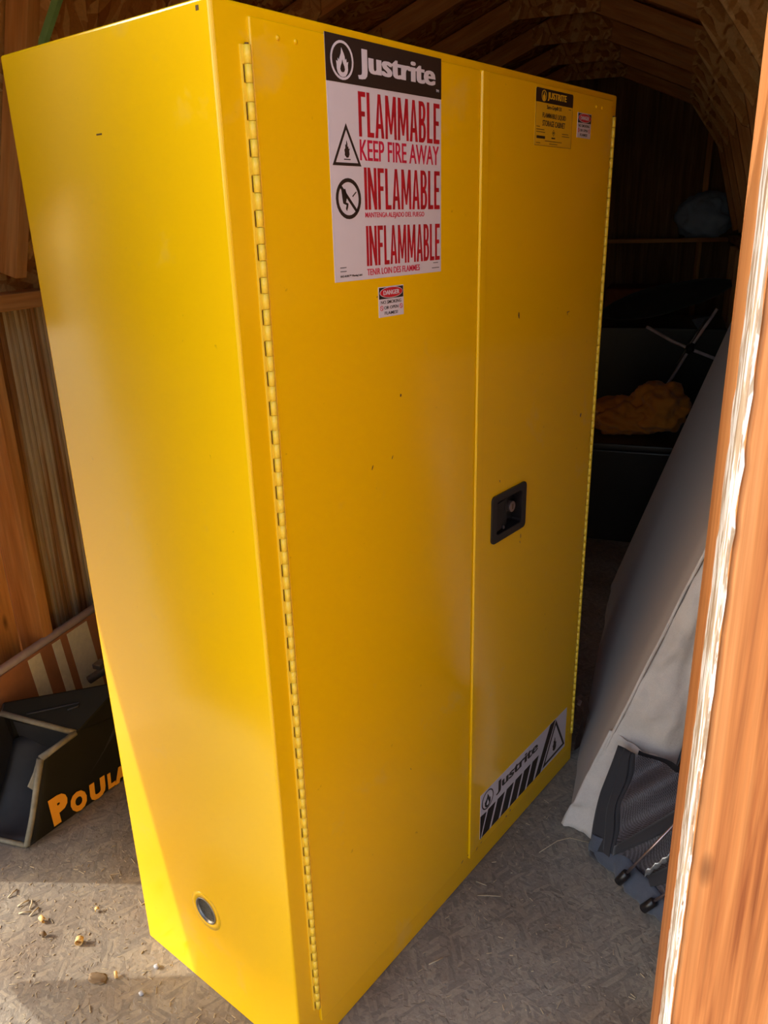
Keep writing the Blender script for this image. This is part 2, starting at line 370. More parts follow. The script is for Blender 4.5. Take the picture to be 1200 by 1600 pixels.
for s in (-1, 1):   # metal roof skin over the sheets, closing every joint
    MB().prism([(X0 + s * x, YF - .12, z) for x, z in ((1.10, 1.19), (1.045, 1.20), (1.052, 1.262), (.80, 2.132), (0, 2.465), (0, 2.475), (.81, 2.142), (1.06, 1.27))], (0, YB - YF + .2, 0)).build('roof_skin', 'siding', ce)
# roof trusses
names = ['first', 'second', 'third', 'fourth', 'fifth', 'sixth', 'seventh', 'eighth']
for i, y in enumerate((1.64, 2.25, 2.86, 3.47, 4.08, 4.69, 5.30, 5.91)):
    t = empty('roof_truss', (0, y, 0)); tag(t, names[i] + ' roof truss counted from the doorway, pine rafters joined by strand board plates', 'truss', 'roof trusses')
    f = -1 if i else 1
    for s in (-1, 1):
        n = Vector((-s * .41, 0, -1)).normalized() * .048
        beam('rafter', Vector((X0 + s * (KX - .02), 0, KZ - .0)) + n, Vector((X0 + s * .006, 0, RZ - .012)) + n, .038, .088, 'pine', t)
        n2 = Vector((-s, 0, -.294)).normalized() * .034
        beam('rafter', Vector((X0 + s * 1.005, 0, WZ + .075)) + n2 * 1.0, Vector((X0 + s * (KX + .0), 0, KZ - .02)) + n2, .038, .062, 'pine', t)
        o = MB().prism([(X0 + s * x, f * .020, z) for x, z in ((.597, 2.09), (.827, 1.77), (.872, 1.755), (.872, 1.80), (.775, 2.085), (.60, 2.155))], (0, f * .011, 0)).build('gusset', 'osb_gusset', t)
        if i == 0 and s == -1:
            e = beam('painted_edge', (X0 - .595, .0265, 2.085), (X0 - .825, .0265, 1.765), .014, .016, 'edge_green', t, bevel=0)
            tag(e, 'green painted edge of the plate')
    MB().prism([(X0 + x, f * .020, z) for x, z in ((-.20, 2.257), (.20, 2.257), (.20, 2.335), (0, 2.415), (-.20, 2.335))], (0, f * .011, 0)).build('gusset', 'osb_gusset', t)
# shelf on the back wall
sh = box('wall_shelf', XL + .1, XR - .1, YB - .30, YB - .101, 1.235, 1.262, 'pine', None, bevel=.002)
tag(sh, 'long narrow pine shelf running along the dark back wall', 'shelf')

# door post at the right edge of the doorway
dp = empty('trim_2', (0, 0, 1.0)); tag(dp, 'orange pine door post with peeling white paint along its corner', kind='structure')
dp.rotation_euler = (0, -math.radians(.55), 0)
MB().box(.068, .205, .835, .993, -1.17, 1.0).build('stud', 'post', dp, bevel=.004)
def lum(u, v): return 0
MB().box(.0685, .34, .690, .834, -1.17, 1.0).build('jamb_board', 'post', dp, bevel=.005)
# paint skin on the reveal of the jamb board, ragged
mb = MB(); zz = -1.16; pts = []
while zz < .98:
    pts.append((zz, .697 + random.uniform(-.004, .010) * (zz < .0), .826 - random.uniform(0, .018))); zz += .018
vs = []
for z, a, b in pts: vs += [(.0670, a, z), (.0670, b, z), (.0686, b, z), (.0686, a, z)]
fs = []
for i in range(len(pts) - 1):
    for k in range(4): fs.append((i * 4 + k, i * 4 + (k + 1) % 4, i * 4 + 4 + (k + 1) % 4, i * 4 + 4 + k))
MB().add(vs, fs + [(0, 1, 2, 3), tuple(len(vs) - 4 + k for k in range(4))]).build('paint_layer', 'peel', dp)
# ragged lip of paint wrapped round onto the front face
vs = []; pts = []; zz = -1.16
while zz < .98:
    wdt = .0012 + max(0, random.gauss(.0006, .0008)); pts.append((zz, wdt)); zz += .02
for z, wd in pts: vs += [(.0675, .6885, z), (.0675 + wd, .6885, z), (.0675 + wd, .6905, z), (.0675, .6905, z)]
fs = []
for i in range(len(pts) - 1):
    for k in range(4): fs.append((i * 4 + k, i * 4 + (k + 1) % 4, i * 4 + 4 + (k + 1) % 4, i * 4 + 4 + k))
MB().add(vs, fs).build('paint_layer', 'peel', dp)

# unseen door leaf on the left, shaped to cast the threshold's wedge of shade
dl = empty('shade_door_1'); tag(dl, kind='structure')
b = Vector((.95, -.315, 0)).normalized(); nb = Vector((b.y, -b.x, 0)) * .02
c0 = Vector((-1.478, .72, .202)); tv = Vector((-.147, .05, .771)) * 2.46
MB().prism([c0, c0 + b * .70, c0 + b * .70 + Vector((0, 0, tv.z)), c0 + tv], nb).build('shade_panel', 'bounce_boards', dl)
beam('shade_panel_brace', c0 + b * .4 + nb * 1.6 + Vector((0, 0, .05)), c0 + b * .4 + nb * 1.6 + Vector((0, 0, tv.z - .05)), .02, .09, 'bounce_boards', dl, up=nb)
beam('shade_panel_rail', c0 + Vector((0, 0, .95)) - b * .16 + nb * 1.6, c0 + Vector((0, 0, .95)) + b * .68 + nb * 1.6, .02, .09, 'bounce_boards', dl, up=nb)

dr = empty('shade_door_2'); tag(dr, kind='structure')  # unseen right leaf, added to keep sky light off the cabinet front
b = Vector((.10, -.99, 0)).normalized(); nb = Vector((b.y, -b.x, 0)) * -.02; c0 = Vector((.365, .70, -.02))
MB().prism([c0, c0 + b * 1.25, c0 + b * 1.25 + Vector((0, 0, 1.95)), c0 + Vector((0, 0, 1.95))], nb).build('shade_panel', 'siding', dr)
for z in (.25, 1.0, 1.7): beam('shade_panel_batten', c0 + Vector((0, 0, z)) - nb * .6 + b * .04, c0 + Vector((0, 0, z)) - nb * .6 + b * 1.2, .018, .09, 'siding', dr, up=nb)
# ================================================================== CABINET
H = 1.651; W = 1.0731; D = 0.4531
cab = empty('safety_cabinet', (-.4975, .8583, 0), math.radians(71.0))
tag(cab, 'tall yellow steel two-door flammable storage cabinet with warning signs', 'cabinet')
body = MB().box(0, W, 0, D, 0, H).build('body', 'yellow', cab, bevel=.004, seg=3)
inner = MB().box(.056, W - .026, -.02, D - .02, .066, H - .016).build('c', None, cab)
vent_c = (.2324, .2145)
vc = MB(); vc.tube([(-.01, vent_c[0], vent_c[1]), (.014, vent_c[0], vent_c[1])], .0265, 32); vc = vc.build('c', None, cab)
body.modifiers.clear(); cut(body, [inner, vc])
def flat(o):
    for p in o.data.polygons: p.use_smooth = False
hx0, hx1, hz0, hz1 = .6145, .7170, .8235, .8975
d1 = box('door', .0525, .5385, -.004, .014, .059, 1.6385, 'yellow', cab, bevel=.0022)
d2 = box('door', .5405, 1.0415, -.0065, .014, .059, 1.6385, 'yellow', cab, bevel=.0022)
hc = box('c', hx0, hx1, -.05, .05, hz0, hz1, None, cab); d2.modifiers.clear(); cut(d2, [hc])
box('astragal', .5402, .5610, -.0082, -.0062, .060, 1.6375, 'yellow', cab, bevel=.0008)
# dimples near the door tops
for q, (x, z) in enumerate(((.0955, 1.6221), (.1251, 1.6221), (.962, 1.6209), (.9888, 1.6208))):
    y = -.004 if x < .5 else -.0065
    MB().tube([(x, y + .0002, z), (x, y - .0008, z), (x, y - .0018, z)], [.0034, .003, .0008], 12).build('rivet', 'yellow', cab, True)
# continuous hinges: each knuckle a piece
def hinge(x, zt, zb, yk, n):
    r = empty('hinge'); r.parent = cab
    pitch = (zt - zb) / n
    km = MB(); km.tube([(0, 0, .0003), (0, 0, pitch - .0003)], .0047, 12)
    k0 = None
    for i in range(n):
        if k0 is None: o = km.build('knuckle', 'hinge', r, True); k0 = o
        else: o = k0.copy(); C.objects.link(o); o.parent = r
        o.location = (x, yk, zb + i * pitch)
    sl = MB(); lf = MB()
    for i in range(n):
        z = zb + i * pitch
        if i % 2 == 0: sl.box(x - .0059, x - .0046, -.0012, .002, z + .0012, z + pitch - .0012); lf.box(x - .0086, x - .0068, -.0022, .002, z, z + pitch)
        else: lf.box(x - .0086, x - .003, -.0022, .002, z, z + pitch)
    o = lf.build('hinge_leaf', 'hinge', r); o['kind'] = 'stuff'
    o = sl.build('hinge_slot', 'slot', r); o['kind'] = 'stuff'
    MB().tube([(x, yk, zb - .001), (x, yk, zt + .002)], .0024, 8).build('hinge_pin', 'slot', r)
    return r
hinge(.0465, 1.609, .101, -.0035, 78)
hinge(1.0525, 1.609, .101, -.0045, 78)
# ---- flat print helpers, cabinet front plane: (x, z) at depth y
def p2(name, polys, y, mat, parent, t=.0003):
    mb = MB()
    for p in polys: mb.prism([(a, y, b_) for a, b_ in p], (0, t, 0))
    return mb.build(name, mat, parent)
def disc(cx, cz, rx, rz=None, n=28): rz = rz or rx; return [(cx + rx * math.cos(2 * math.pi * k / n), cz + rz * math.sin(2 * math.pi * k / n)) for k in range(n)]
def ring(cx, cz, r0, r1, n=28, sx=1):
    o = []
    for k in range(n):
        a = 2 * math.pi * k / n; b_ = 2 * math.pi * (k + 1) / n
        o.append([(cx + sx * r0 * math.cos(a), cz + r0 * math.sin(a)), (cx + sx * r1 * math.cos(a), cz + r1 * math.sin(a)), (cx + sx * r1 * math.cos(b_), cz + r1 * math.sin(b_)), (cx + sx * r0 * math.cos(b_), cz + r0 * math.sin(b_))])
    return o
def frame_tri(a, b_, c, k):
    cx = (a[0] + b_[0] + c[0]) / 3; cz = (a[1] + b_[1] + c[1]) / 3
    sm = [(cx + (p[0] - cx) * k, cz + (p[1] - cz) * k) for p in (a, b_, c)]; ou = [a, b_, c]
    return [[ou[i], ou[(i + 1) % 3], sm[(i + 1) % 3], sm[i]] for i in range(3)]
FL_OUT = [(0, -1), (.32, -.93), (.55, -.72), (.66, -.45), (.64, -.15), (.72, .12), (.52, .02), (.48, .3), (.34, .18), (.30, .42), (.18, .66), (-.06, 1), (-.12, .62), (-.30, .3), (-.38, .12), (-.50, .26), (-.52, .0), (-.70, .08), (-.66, -.2), (-.66, -.45), (-.55, -.72), (-.32, -.93)]
FL_IN = [(0, -.86), (.2, -.8), (.3, -.62), (.22, -.38), (.08, -.15), (0, .1), (-.08, -.15), (-.22, -.38), (-.3, -.62), (-.2, -.8)]
FIRE = [(-.1, -1), (.25, -.95), (.45, -.6), (.4, -.2), (.55, .1), (.3, 0), (.25, .35), (.1, .2), (.12, .6), (-.05, 1), (-.15, .45), (-.3, .55), (-.3, .1), (-.5, -.1), (-.4, -.45), (-.45, -.7)]
def place(sh, cx, cz, s, sx=1): return [(cx + x * s * sx, cz + z * s) for x, z in sh]
_tc = {}
def text(s, x0, x1, z0, z1, y, mat, parent, bold=.02, t=.0003, slant=0, name='lettering', mtx=None, spacing=1.0, wide=0):
    wide = wide or (bold if bold <= .045 and not mtx else 0); bold = bold if mtx else bold * .35
    cu = bpy.data.curves.new('t', 'FONT'); cu.body = s; cu.size = 1; cu.offset = bold; cu.resolution_u = 3; cu.extrude = .01; cu.space_character = spacing
    to = bpy.data.objects.new('t', cu); C.objects.link(to)
    dg = bpy.context.evaluated_depsgraph_get(); dg.update()
    me = bpy.data.meshes.new_from_object(to.evaluated_get(dg), depsgraph=dg)
    bpy.data.objects.remove(to); bpy.data.curves.remove(cu)
    vs = me.vertices; ax = min(v.co.x for v in vs); bx = max(v.co.x for v in vs); az = min(v.co.y for v in vs); bz = max(v.co.y for v in vs)
    W_ = bx - ax
    base = [v.co.copy() for v in vs]; faces = [tuple(p.vertices) for p in me.polygons]; V2 = []; F2 = []
    sh = (0, -wide, wide) if wide else (0,)
    for j, dx in enumerate(sh):
        n0 = len(V2)
        for c in base:
            u = (c.x - ax + dx + wide) / (W_ + 2 * wide); q = (c.y - az) / (bz - az); d = 0 if c.z > 0 else t
            P = (x0 + u * (x1 - x0) + slant * q * (z1 - z0), y + d - .00002 * j, z0 + q * (z1 - z0))
            V2.append(tuple(mtx(P)) if mtx else P)
        F2 += [tuple(i + n0 for i in f) for f in faces]
    me2 = bpy.data.meshes.new(name); me2.from_pydata(V2, [], F2); bpy.data.meshes.remove(me); me = me2
    bm = bmesh.new(); bm.from_mesh(me); bmesh.ops.recalc_face_normals(bm, faces=bm.faces); bm.to_mesh(me); bm.free()
    me.materials.clear(); me.materials.append(M[mat]); me.name = name
    o = bpy.data.objects.new(name, me); C.objects.link(o); o.parent = parent
    return o
def block_text(s, x0, x1, z0, z1, y, mat, parent):
    """tall condensed bold capitals drawn from strokes"""
    wd = {'F': .78, 'L': .74, 'A': 1.02, 'M': 1.34, 'B': .92, 'E': .80, 'I': .27, 'N': 1.06}; gp = .15; v = .31; h = .11
    tot = sum(wd[c] for c in s) + gp * (len(s) - 1); k = (x1 - x0) / tot; H_ = z1 - z0; x = 0; out = []
    R_ = lambda a, b_, c, d: [(a, c), (b_, c), (b_, d), (a, d)]
    for c in s:
        w_ = wd[c]; q = []
        if c in 'FLBEIN': q.append(R_(0, v, 0, 1))
        if c in 'FE': q += [R_(0, w_, 1 - h, 1), R_(0, w_ * .88, .5 - h * .4, .5 + h * .6)]
        if c in 'LE': q.append(R_(0, w_, 0, h))
        if c == 'N': q += [R_(w_ - v, w_, 0, 1), [(0, 1), (v * .95, 1), (w_, 0), (w_ - v * .95, 0)]]
        if c == 'A': q += [[(0, 0), (v, 0), (w_ / 2 + .04, 1), (w_ / 2 - .15, 1)], [(w_ - v, 0), (w_, 0), (w_ / 2 + .15, 1), (w_ / 2 - .04, 1)], R_(w_ * .2, w_ * .8, .22, .22 + h)]
        if c == 'M': q += [[(0, 0), (v * .88, 0), (v * .88 + .05, 1), (.05, 1)], [(w_ - v * .88, 0), (w_, 0), (w_ - .05, 1), (w_ - v * .88 - .05, 1)], [(.06, 1), (.06 + v, 1), (w_ / 2 + .10, .12), (w_ / 2 - .10, .12)], [(w_ - .06 - v, 1), (w_ - .06, 1), (w_ / 2 + .10, .12), (w_ / 2 - .10, .12)]]
        if c == 'B':
            for a, b_, ww in ((0, .53, w_), (.47, 1, w_ * .94)):
                m = (a + b_) / 2; n = 8
                for i in range(n):
                    t0 = -math.pi / 2 + math.pi * i / n; t1 = -math.pi / 2 + math.pi * (i + 1) / n
                    f_ = lambda t, rx, rz: (ww - .42 + rx * math.cos(t), m + rz * math.sin(t))
                    q.append([f_(t0, .42 - v, (b_ - a) / 2 - h), f_(t0, .42, (b_ - a) / 2), f_(t1, .42, (b_ - a) / 2), f_(t1, .42 - v, (b_ - a) / 2 - h)])
                q += [R_(0, ww - .42, a, a + h), R_(0, ww - .42, b_ - h, b_)]
        for p in q: out.append([(x0 + (x + a) * k, z0 + b_ * H_) for a, b_ in p])
        x += w_ + gp
    mb = MB()
    for j, p in enumerate(out): mb.prism([(a, y - .00001 * (j % 7), b_) for a, b_ in p], (0, .0003, 0))
    return mb.build('lettering', mat, parent)
# big warning sign on the left door
YS = -.0046
sg = box('warning_sign', .1760, .4285, YS, -.0040, 1.3420, 1.6400, 'sign_white', cab); tag(sg, 'white warning sign with black header and red capitals')
y1 = YS - .0003; y2 = y1 - .0003
p2('header_band', [[(.1757, 1.5868), (.4287, 1.5868), (.4287, 1.6402), (.1757, 1.6402)]], y1, 'ink_black', sg)
p2('flame_symbol', ring(.2070, 1.6122, .0193, .0222), y2, 'sign_white', sg)
p2('flame_symbol', [place(FL_OUT, .2072, 1.6098, .0165)], y2, 'sign_white', sg)
p2('flame_symbol', [place(FL_IN, .2072, 1.6115, .0150)], y2 - .0003, 'ink_black', sg)
text('Justrite', .2380, .4135, 1.5946, 1.6300, y2, 'sign_white', sg, .035)
text('TM', .4150, .4222, 1.5957, 1.5990, y2, 'sign_white', sg, .0)
block_text('FLAMMABLE', .2365, .4240, 1.5262, 1.5802, y1, 'ink_red', sg)
text('KEEP FIRE AWAY', .2370, .4225, 1.4968, 1.5228, y1, 'ink_pink', sg, .015)
block_text('INFLAMABLE', .2442, .4245, 1.4346, 1.4884, y1, 'ink_red', sg)
text('MANTENGA ALEJADO DEL FUEGO', .2442, .3836, 1.4224, 1.4312, y1, 'ink_pink', sg, .015)
block_text('INFLAMMABLE', .2448, .4248, 1.3599, 1.4135, y1, 'ink_red', sg)
text('TENIR LOIN DES FLAMMES', .2445, .3712, 1.3471, 1.3560, y1, 'ink_pink', sg, .015)
text('HAZ-ALERT\u2122 Warning Label', .1872, .2333, 1.3470, 1.3506, y1, 'ink_black', sg, .02)
for a, b_, z in ((.1877, .2014, 1.3600), (.1877, .2016, 1.3550), (.4076, .4227, 1.3556), (.4040, .4243, 1.3480)):
    p2('fine_print', [[(a + k * .0022, z), (a + k * .0022 + .0014, z), (a + k * .0022 + .0014, z + .0012), (a + k * .0022, z + .0012)] for k in range(int((b_ - a) / .0022))], y1, 'ink_black', sg)
p2('hazard_triangle', frame_tri((.2100, 1.5403), (.2390, 1.4893), (.1810, 1.4893), .78), y1, 'ink_black', sg)
p2('fire_symbol', [place(FIRE, .2105, 1.5095, .0105), [(.2040, 1.4965), (.2170, 1.4965), (.2170, 1.4977), (.2040, 1.4977)]], y1, 'ink_black', sg)
p2('prohibition_symbol', ring(.2103, 1.4485, .0208, .0258) + [[(.1915, 1.4640), (.1945, 1.4672), (.2290, 1.4330), (.2262, 1.4298)]], y1, 'ink_black', sg)
p2('match_symbol', [[(.196, 1.4595), (.204, 1.4610), (.2075, 1.4520), (.2045, 1.4440), (.2095, 1.4425), (.2085, 1.4380), (.2060, 1.4330), (.2040, 1.4360), (.2055, 1.4405), (.1990, 1.4425), (.1975, 1.4500)],
                    [(.2180, 1.4520), (.2260, 1.4580), (.2268, 1.4566), (.2190, 1.4506)]], y1, 'ink_black', sg)
# small danger labels
def danger(x0, x1, z0, z1, yb, lab):
    y = yb - .0006; k = (x1 - x0) / .0600; h = z1 - z0
    s = box('danger_label', x0, x1, y, yb, z0, z1, 'sign_white', cab); tag(s, lab)
    ya = y - .0002; zc = z0 + h * .60
    p2('header_band', [[(x0 + .001, zc), (x1 - .001, zc), (x1 - .001, z1 - .0012), (x0 + .001, z1 - .0012)]], ya, 'ink_black', s, .0002)
    cx = (x0 + x1) / 2; cz = (zc + z1) / 2
    p2('danger_oval', [disc(cx, cz, .0275 * k, h * .185)], ya - .0002, 'sign_white', s, .0002)
    p2('danger_oval', [disc(cx, cz, .0265 * k, h * .165)], ya - .0004, 'danger_red', s, .0002)
    text('DANGER', cx - .019 * k, cx + .019 * k, cz - h * .075, cz + h * .075, ya - .0006, 'sign_white', s, .02, .0002)
    text('NO SMOKING', x0 + .005 * k, x1 - .006 * k, z0 + h * .435, z0 + h * .545, ya, 'ink_black', s, .01, .0002)
    text('OR OPEN', x0 + .0125 * k, x1 - .0135 * k, z0 + h * .25, z0 + h * .355, ya, 'ink_black', s, .01, .0002)
    text('FLAMES!', x0 + .0135 * k, x1 - .015 * k, z0 + h * .07, z0 + h * .175, ya, 'ink_black', s, .01, .0002)
    for c in (x0 + .0065 * k, x1 - .0065 * k):
        p2('prohibition_symbol', ring(c, z0 + h * .30, .0029, .0038, 16) + [[(c - .0026, z0 + h * .30 + .002), (c - .002, z0 + h * .3 + .0026), (c + .0026, z0 + h * .3 - .002), (c + .002, z0 + h * .3 - .0026)]], ya, 'danger_red', s, .0002)
danger(.2690, .3290, 1.2855, 1.3290, -.0040, 'small danger label below the big warning sign')
danger(.8820, .9412, 1.5616, 1.6050, -.0065, 'small danger label beside the yellow specification label')
# specification label on the right door
YB2 = -.0065; y = YB2 - .0005
lb = box('specification_label', .7150, .8585, y, YB2, 1.5400, 1.6315, 'label_yellow', cab, bevel=0); tag(lb, 'yellow specification label with black header')
p2('header_band', [[(.7148, 1.6095), (.8587, 1.6095), (.8587, 1.6290), (.8560, 1.6317), (.7175, 1.6317), (.7148, 1.6290)]], y - .0002, 'ink_black', lb, .0002)
p2('border_line', [[(.7150, 1.5400), (.7156, 1.5400), (.7156, 1.6095), (.7150, 1.6095)], [(.8579, 1.5400), (.8585, 1.5400), (.8585, 1.6095), (.8579, 1.6095)], [(.7150, 1.5400), (.8585, 1.5400), (.8585, 1.5406), (.7150, 1.5406)]], y - .0002, 'ink_black', lb, .0002)
p2('flame_symbol', ring(.7443, 1.6205, .0076, .0090, 20), y - .0004, 'label_yellow', lb, .0002)
p2('flame_symbol', [place(FL_OUT, .7443, 1.6198, .0066)], y - .0004, 'label_yellow', lb, .0002)
text('JUSTRITE', .7580, .8315, 1.6135, 1.6275, y - .0004, 'label_yellow', lb, .03, .0002)
text('Sure-Grip\u00ae EX', .7565, .8145, 1.5985, 1.6070, y - .0002, 'ink_black', lb, .02, .0002)
text('FLAMMABLE LIQUID', .7414, .8325, 1.5845, 1.5939, y - .0002, 'ink_black', lb, .02, .0002)
text('STORAGE CABINET', .7426, .8307, 1.5724, 1.5818, y - .0002, 'ink_black', lb, .02, .0002)
p2('approval_diamond', [[(.7862 + a * .0056, 1.5628 + b_ * .0056), (.7862 + c * .0056, 1.5628 + d * .0056), (.7862 + c * .0046, 1.5628 + d * .0046), (.7862 + a * .0046, 1.5628 + b_ * .0046)] for a, b_, c, d in ((0, 1, 1, 0), (1, 0, 0, -1), (0, -1, -1, 0), (-1, 0, 0, 1))] + [disc(.7862, 1.5628, .002, n=10)], y - .0002, 'ink_black', lb, .0002)
fp = []
def dashes(a, b_, z, h=.0012, st=.0024):
    x = a
    while x < b_: fp.append([(x, z), (min(x + st * .7, b_), z), (min(x + st * .7, b_), z + h), (x, z + h)]); x += st
for a, b_, z in ((.7206, .733, 1.5700), (.7206, .750, 1.5655), (.7206, .753, 1.5615), (.820, .846, 1.5625), (.820, .850, 1.5585), (.7544, .820, 1.5478), (.771, .803, 1.5436), (.7213, .737, 1.5436), (.842, .852, 1.6050)): dashes(a, b_, z)
fp.append([(.7222, 1.5515), (.754, 1.5515), (.754, 1.5560), (.7222, 1.5560)]); fp.append([(.779, 1.5530), (.793, 1.5530), (.793, 1.5552), (.779, 1.5552)])
p2('fine_print', fp, y - .0002, 'ink_black', lb, .0002)
# long banner label low on the right door
y = YB2 - .0005
bn = box('banner_label', .5835, 1.0105, y, YB2, .0830, .2055, 'sign_white', cab); tag(bn, 'wide grey-white banner label with slanted black bars')
ya = y - .0002
SL = .235  # horizontal shift of a bar per unit height x
def bar(xb, wd, zb, zt, k=.36): return [(xb, zb), (xb + wd, zb), (xb + wd + (zt - zb) * k, zt), (xb + (zt - zb) * k, zt)]
bars = []
bars.append([(.5836, .0835), (.5860, .0835), (.6100, .1445), (.5836, .1470)])
for i in range(6): bars.append(bar(.5915 + i * .0420, .0325, .0835, .1460, .42))
bars.append([(.8440, .0835), (.8730, .0835), (.9460, .2050), (.9170, .2050)])
p2('slanted_bar', bars, ya, 'ink_black', bn, .0002)
p2('flame_symbol', ring(.6142, .1768, .0222, .0253, 28), ya, 'ink_black', bn, .0002)
p2('flame_symbol', [place(FL_OUT, .6145, .1740, .0185)], ya, 'ink_black', bn, .0002)
p2('flame_symbol', [place(FL_IN, .6145, .1755, .0170)], ya - .0002, 'sign_white', bn, .0002)
text('Justrite', .6520, .8530, .1600, .1960, ya, 'ink_black', bn, .03, .0002, 0)
p2('hazard_triangle', frame_tri((.9490, .2010), (1.0085, .0930), (.8850, .0890), .80), ya, 'ink_black', bn, .0002)
p2('fire_symbol', [place(FIRE, .9480, .1285, .0215)], ya, 'ink_black', bn, .0002)
# latch: recessed black paddle handle
la = empty('latch'); la.parent = cab; tag(la, 'recessed black paddle latch with key lock')
def rrect(x0, x1, z0, z1, r, n=5):
    o = []
    for cx, cz, a0 in ((x1 - r, z1 - r, 0), (x0 + r, z1 - r, 90), (x0 + r, z0 + r, 180), (x1 - r, z0 + r, 270)):
        for k in range(n + 1): a = math.radians(a0 + 90 * k / n); o.append((cx + r * math.cos(a), cz + r * math.sin(a)))
    return o
def rring(name, O, I, y0, y1, mat, parent):
    n = len(O); vs = [(x, y0, z) for x, z in O] + [(x, y0, z) for x, z in I] + [(x, y1, z) for x, z in O] + [(x, y1, z) for x, z in I]; fs = []
    for i in range(n):
        j = (i + 1) % n; fs += [(i, j, n + j, n + i), (2 * n + i, 3 * n + i, 3 * n + j, 2 * n + j), (i, 2 * n + i, 2 * n + j, j), (n + i, n + j, 3 * n + j, 3 * n + i)]
    return MB().add(vs, fs).build(name, mat, parent)
O = rrect(.5985, .7330, .8095, .9100, .010); I = rrect(.6155, .7160, .8245, .8965, .006)
o = rring('latch_frame', O, I, -.0105, -.0060, 'black_plastic', la)
I2 = rrect(.6165, .7150, .8255, .8955, .006); rring('latch_pan', I, I2, -.0100, .0150, 'black_enamel', la)
box('latch_pan', .6145, .7170, .0120, .0139, .8235, .8975, 'black_enamel', la)
pd = MB().prism([(.6175, -.0075, 0), (.6700, -.0015, 0), (.6700, .0025, 0), (.6175, -.0035, 0)], (0, 0, .060)).build('paddle', 'black_enamel', la, bevel=.0012); pd.location = (0, 0, .8300)
box('paddle_rib', .6590, .6606, -.0045, -.001, .858, .884, 'black_plastic', la)
lk = MB(); lk.tube([(.6925, .010, .8630), (.6925, -.0015, .8630)], .0115, 24); lk.build('lock_cylinder', 'chrome', la, True, bevel=.0008)
kz = MB(); kz.box(.6912, .6938, -.0019, -.0014, .8575, .8685); kz.build('keyway', 'slot', la)
MB().tube([(.6465, -.0058, .8335), (.6490, -.0070, .8325)], .0035, 10).build('screw', 'chrome', la)
# vent with screen on the side
vt = empty('vent'); vt.parent = cab; tag(vt, 'round screened side vent')
def yzring(r0, r1, xa, xb, name, mat, n=32):
    vs = []; fs = []
    for xx in (xa, xb):
        for r in (r0, r1):
            for k in range(n): a = 2 * math.pi * k / n; vs.append((xx, vent_c[0] + r * math.cos(a), vent_c[1] + r * math.sin(a)))
    for k in range(n):
        j = (k + 1) % n
        fs += [(k, j, n + j, n + k), (2 * n + k, 3 * n + k, 3 * n + j, 2 * n + j), (k, 2 * n + k, 2 * n + j, j), (n + k, n + j, 3 * n + j, 3 * n + k)]
    return MB().add(vs, fs).build(name, mat, vt, True)
yzring(.0255, .0280, -.0014, .0, 'vent_ring', 'steel')
yzring(.0282, .0405, -.0006, .0, 'vent_sticker', 'yellow')
yzring(.0405, .0410, -.0006, .0, 'sticker_edge', 'hinge')
yzring(.0255, .0264, -.0010, .0130, 'vent_tube', 'steel')
MB().tube([(.0045, *vent_c), (.0065, *vent_c)], .0258, 28).build('vent_screen', 'mesh_steel', vt)
wm = MB()
for k in range(-5, 6):
    h = math.sqrt(.0250 ** 2 - (k * .0045) ** 2)
    wm.box(.0030, .0038, vent_c[0] - h, vent_c[0] + h, vent_c[1] + k * .0045 - .0004, vent_c[1] + k * .0045 + .0004)
    wm.box(.0030, .0038, vent_c[0] + k * .0045 - .0004, vent_c[0] + k * .0045 + .0004, vent_c[1] - h, vent_c[1] + h)
wm.build('vent_wires', 'steel', vt)['kind'] = 'stuff'
# paint chips and scuffs on the doors
mb = MB()
def chip(x, z, w_, h_, ang=0):
    yy = -.0040 if x < .539 else -.0065; n = 7
    pl = []
    for k in range(n):
        a = 2 * math.pi * k / n + .4; r = random.uniform(.6, 1)
        u = w_ * r * math.cos(a); v = h_ * r * math.sin(a); pl.append((x + u * math.cos(ang) - v * math.sin(ang), yy - .0003, z + u * math.sin(ang) + v * math.cos(ang)))
    mb.prism(pl, (0, .0003, 0))
for x, z, a, b_, g_ in ((.682, 1.2485, .003, .008, .2), (.8872, 1.2345, .008, .0012, .1), (.885, 1.231, .001, .006, .1), (.98, .9981, .004, .007, -.4), (.3186, 1.1617, .003, .0035, 0), (.294, 1.0658, .001, .004, -.5), (.2439, 1.0615, .0013, .005, -.5), (.2663, 1.3157, .002, .001, .3),
                        (.5153, .0697, .006, .0015, .5), (.5388, .0696, .003, .0015, .2), (.5721, .0652, .006, .0015, .6), (.5908, .0688, .005, .001, .4), (.7233, .0683, .006, .002, .2), (.7046, .0640, .003, .003, 0), (.629, .936, .001, .004, .2), (.722, .789, .0015, .006, 0), (.720, .776, .001, .004, .3), (.33, .44, .001, .003, .4)):
    chip(x, z, a, b_, g_)
mb.build('paint_chips', 'slot', cab)['kind'] = 'stuff'
mb = MB()
for (yy, zz, a, b_) in ((.2363, 1.5335, .006, .001), (.0203, 1.6411, .0025, .0025), (.24, .25, .0006, .0006)):
    mb.box(-.0003, .0, yy - a, yy + a, zz - b_, zz + b_)
mb.build('paint_chips', 'slot', cab)['kind'] = 'stuff'

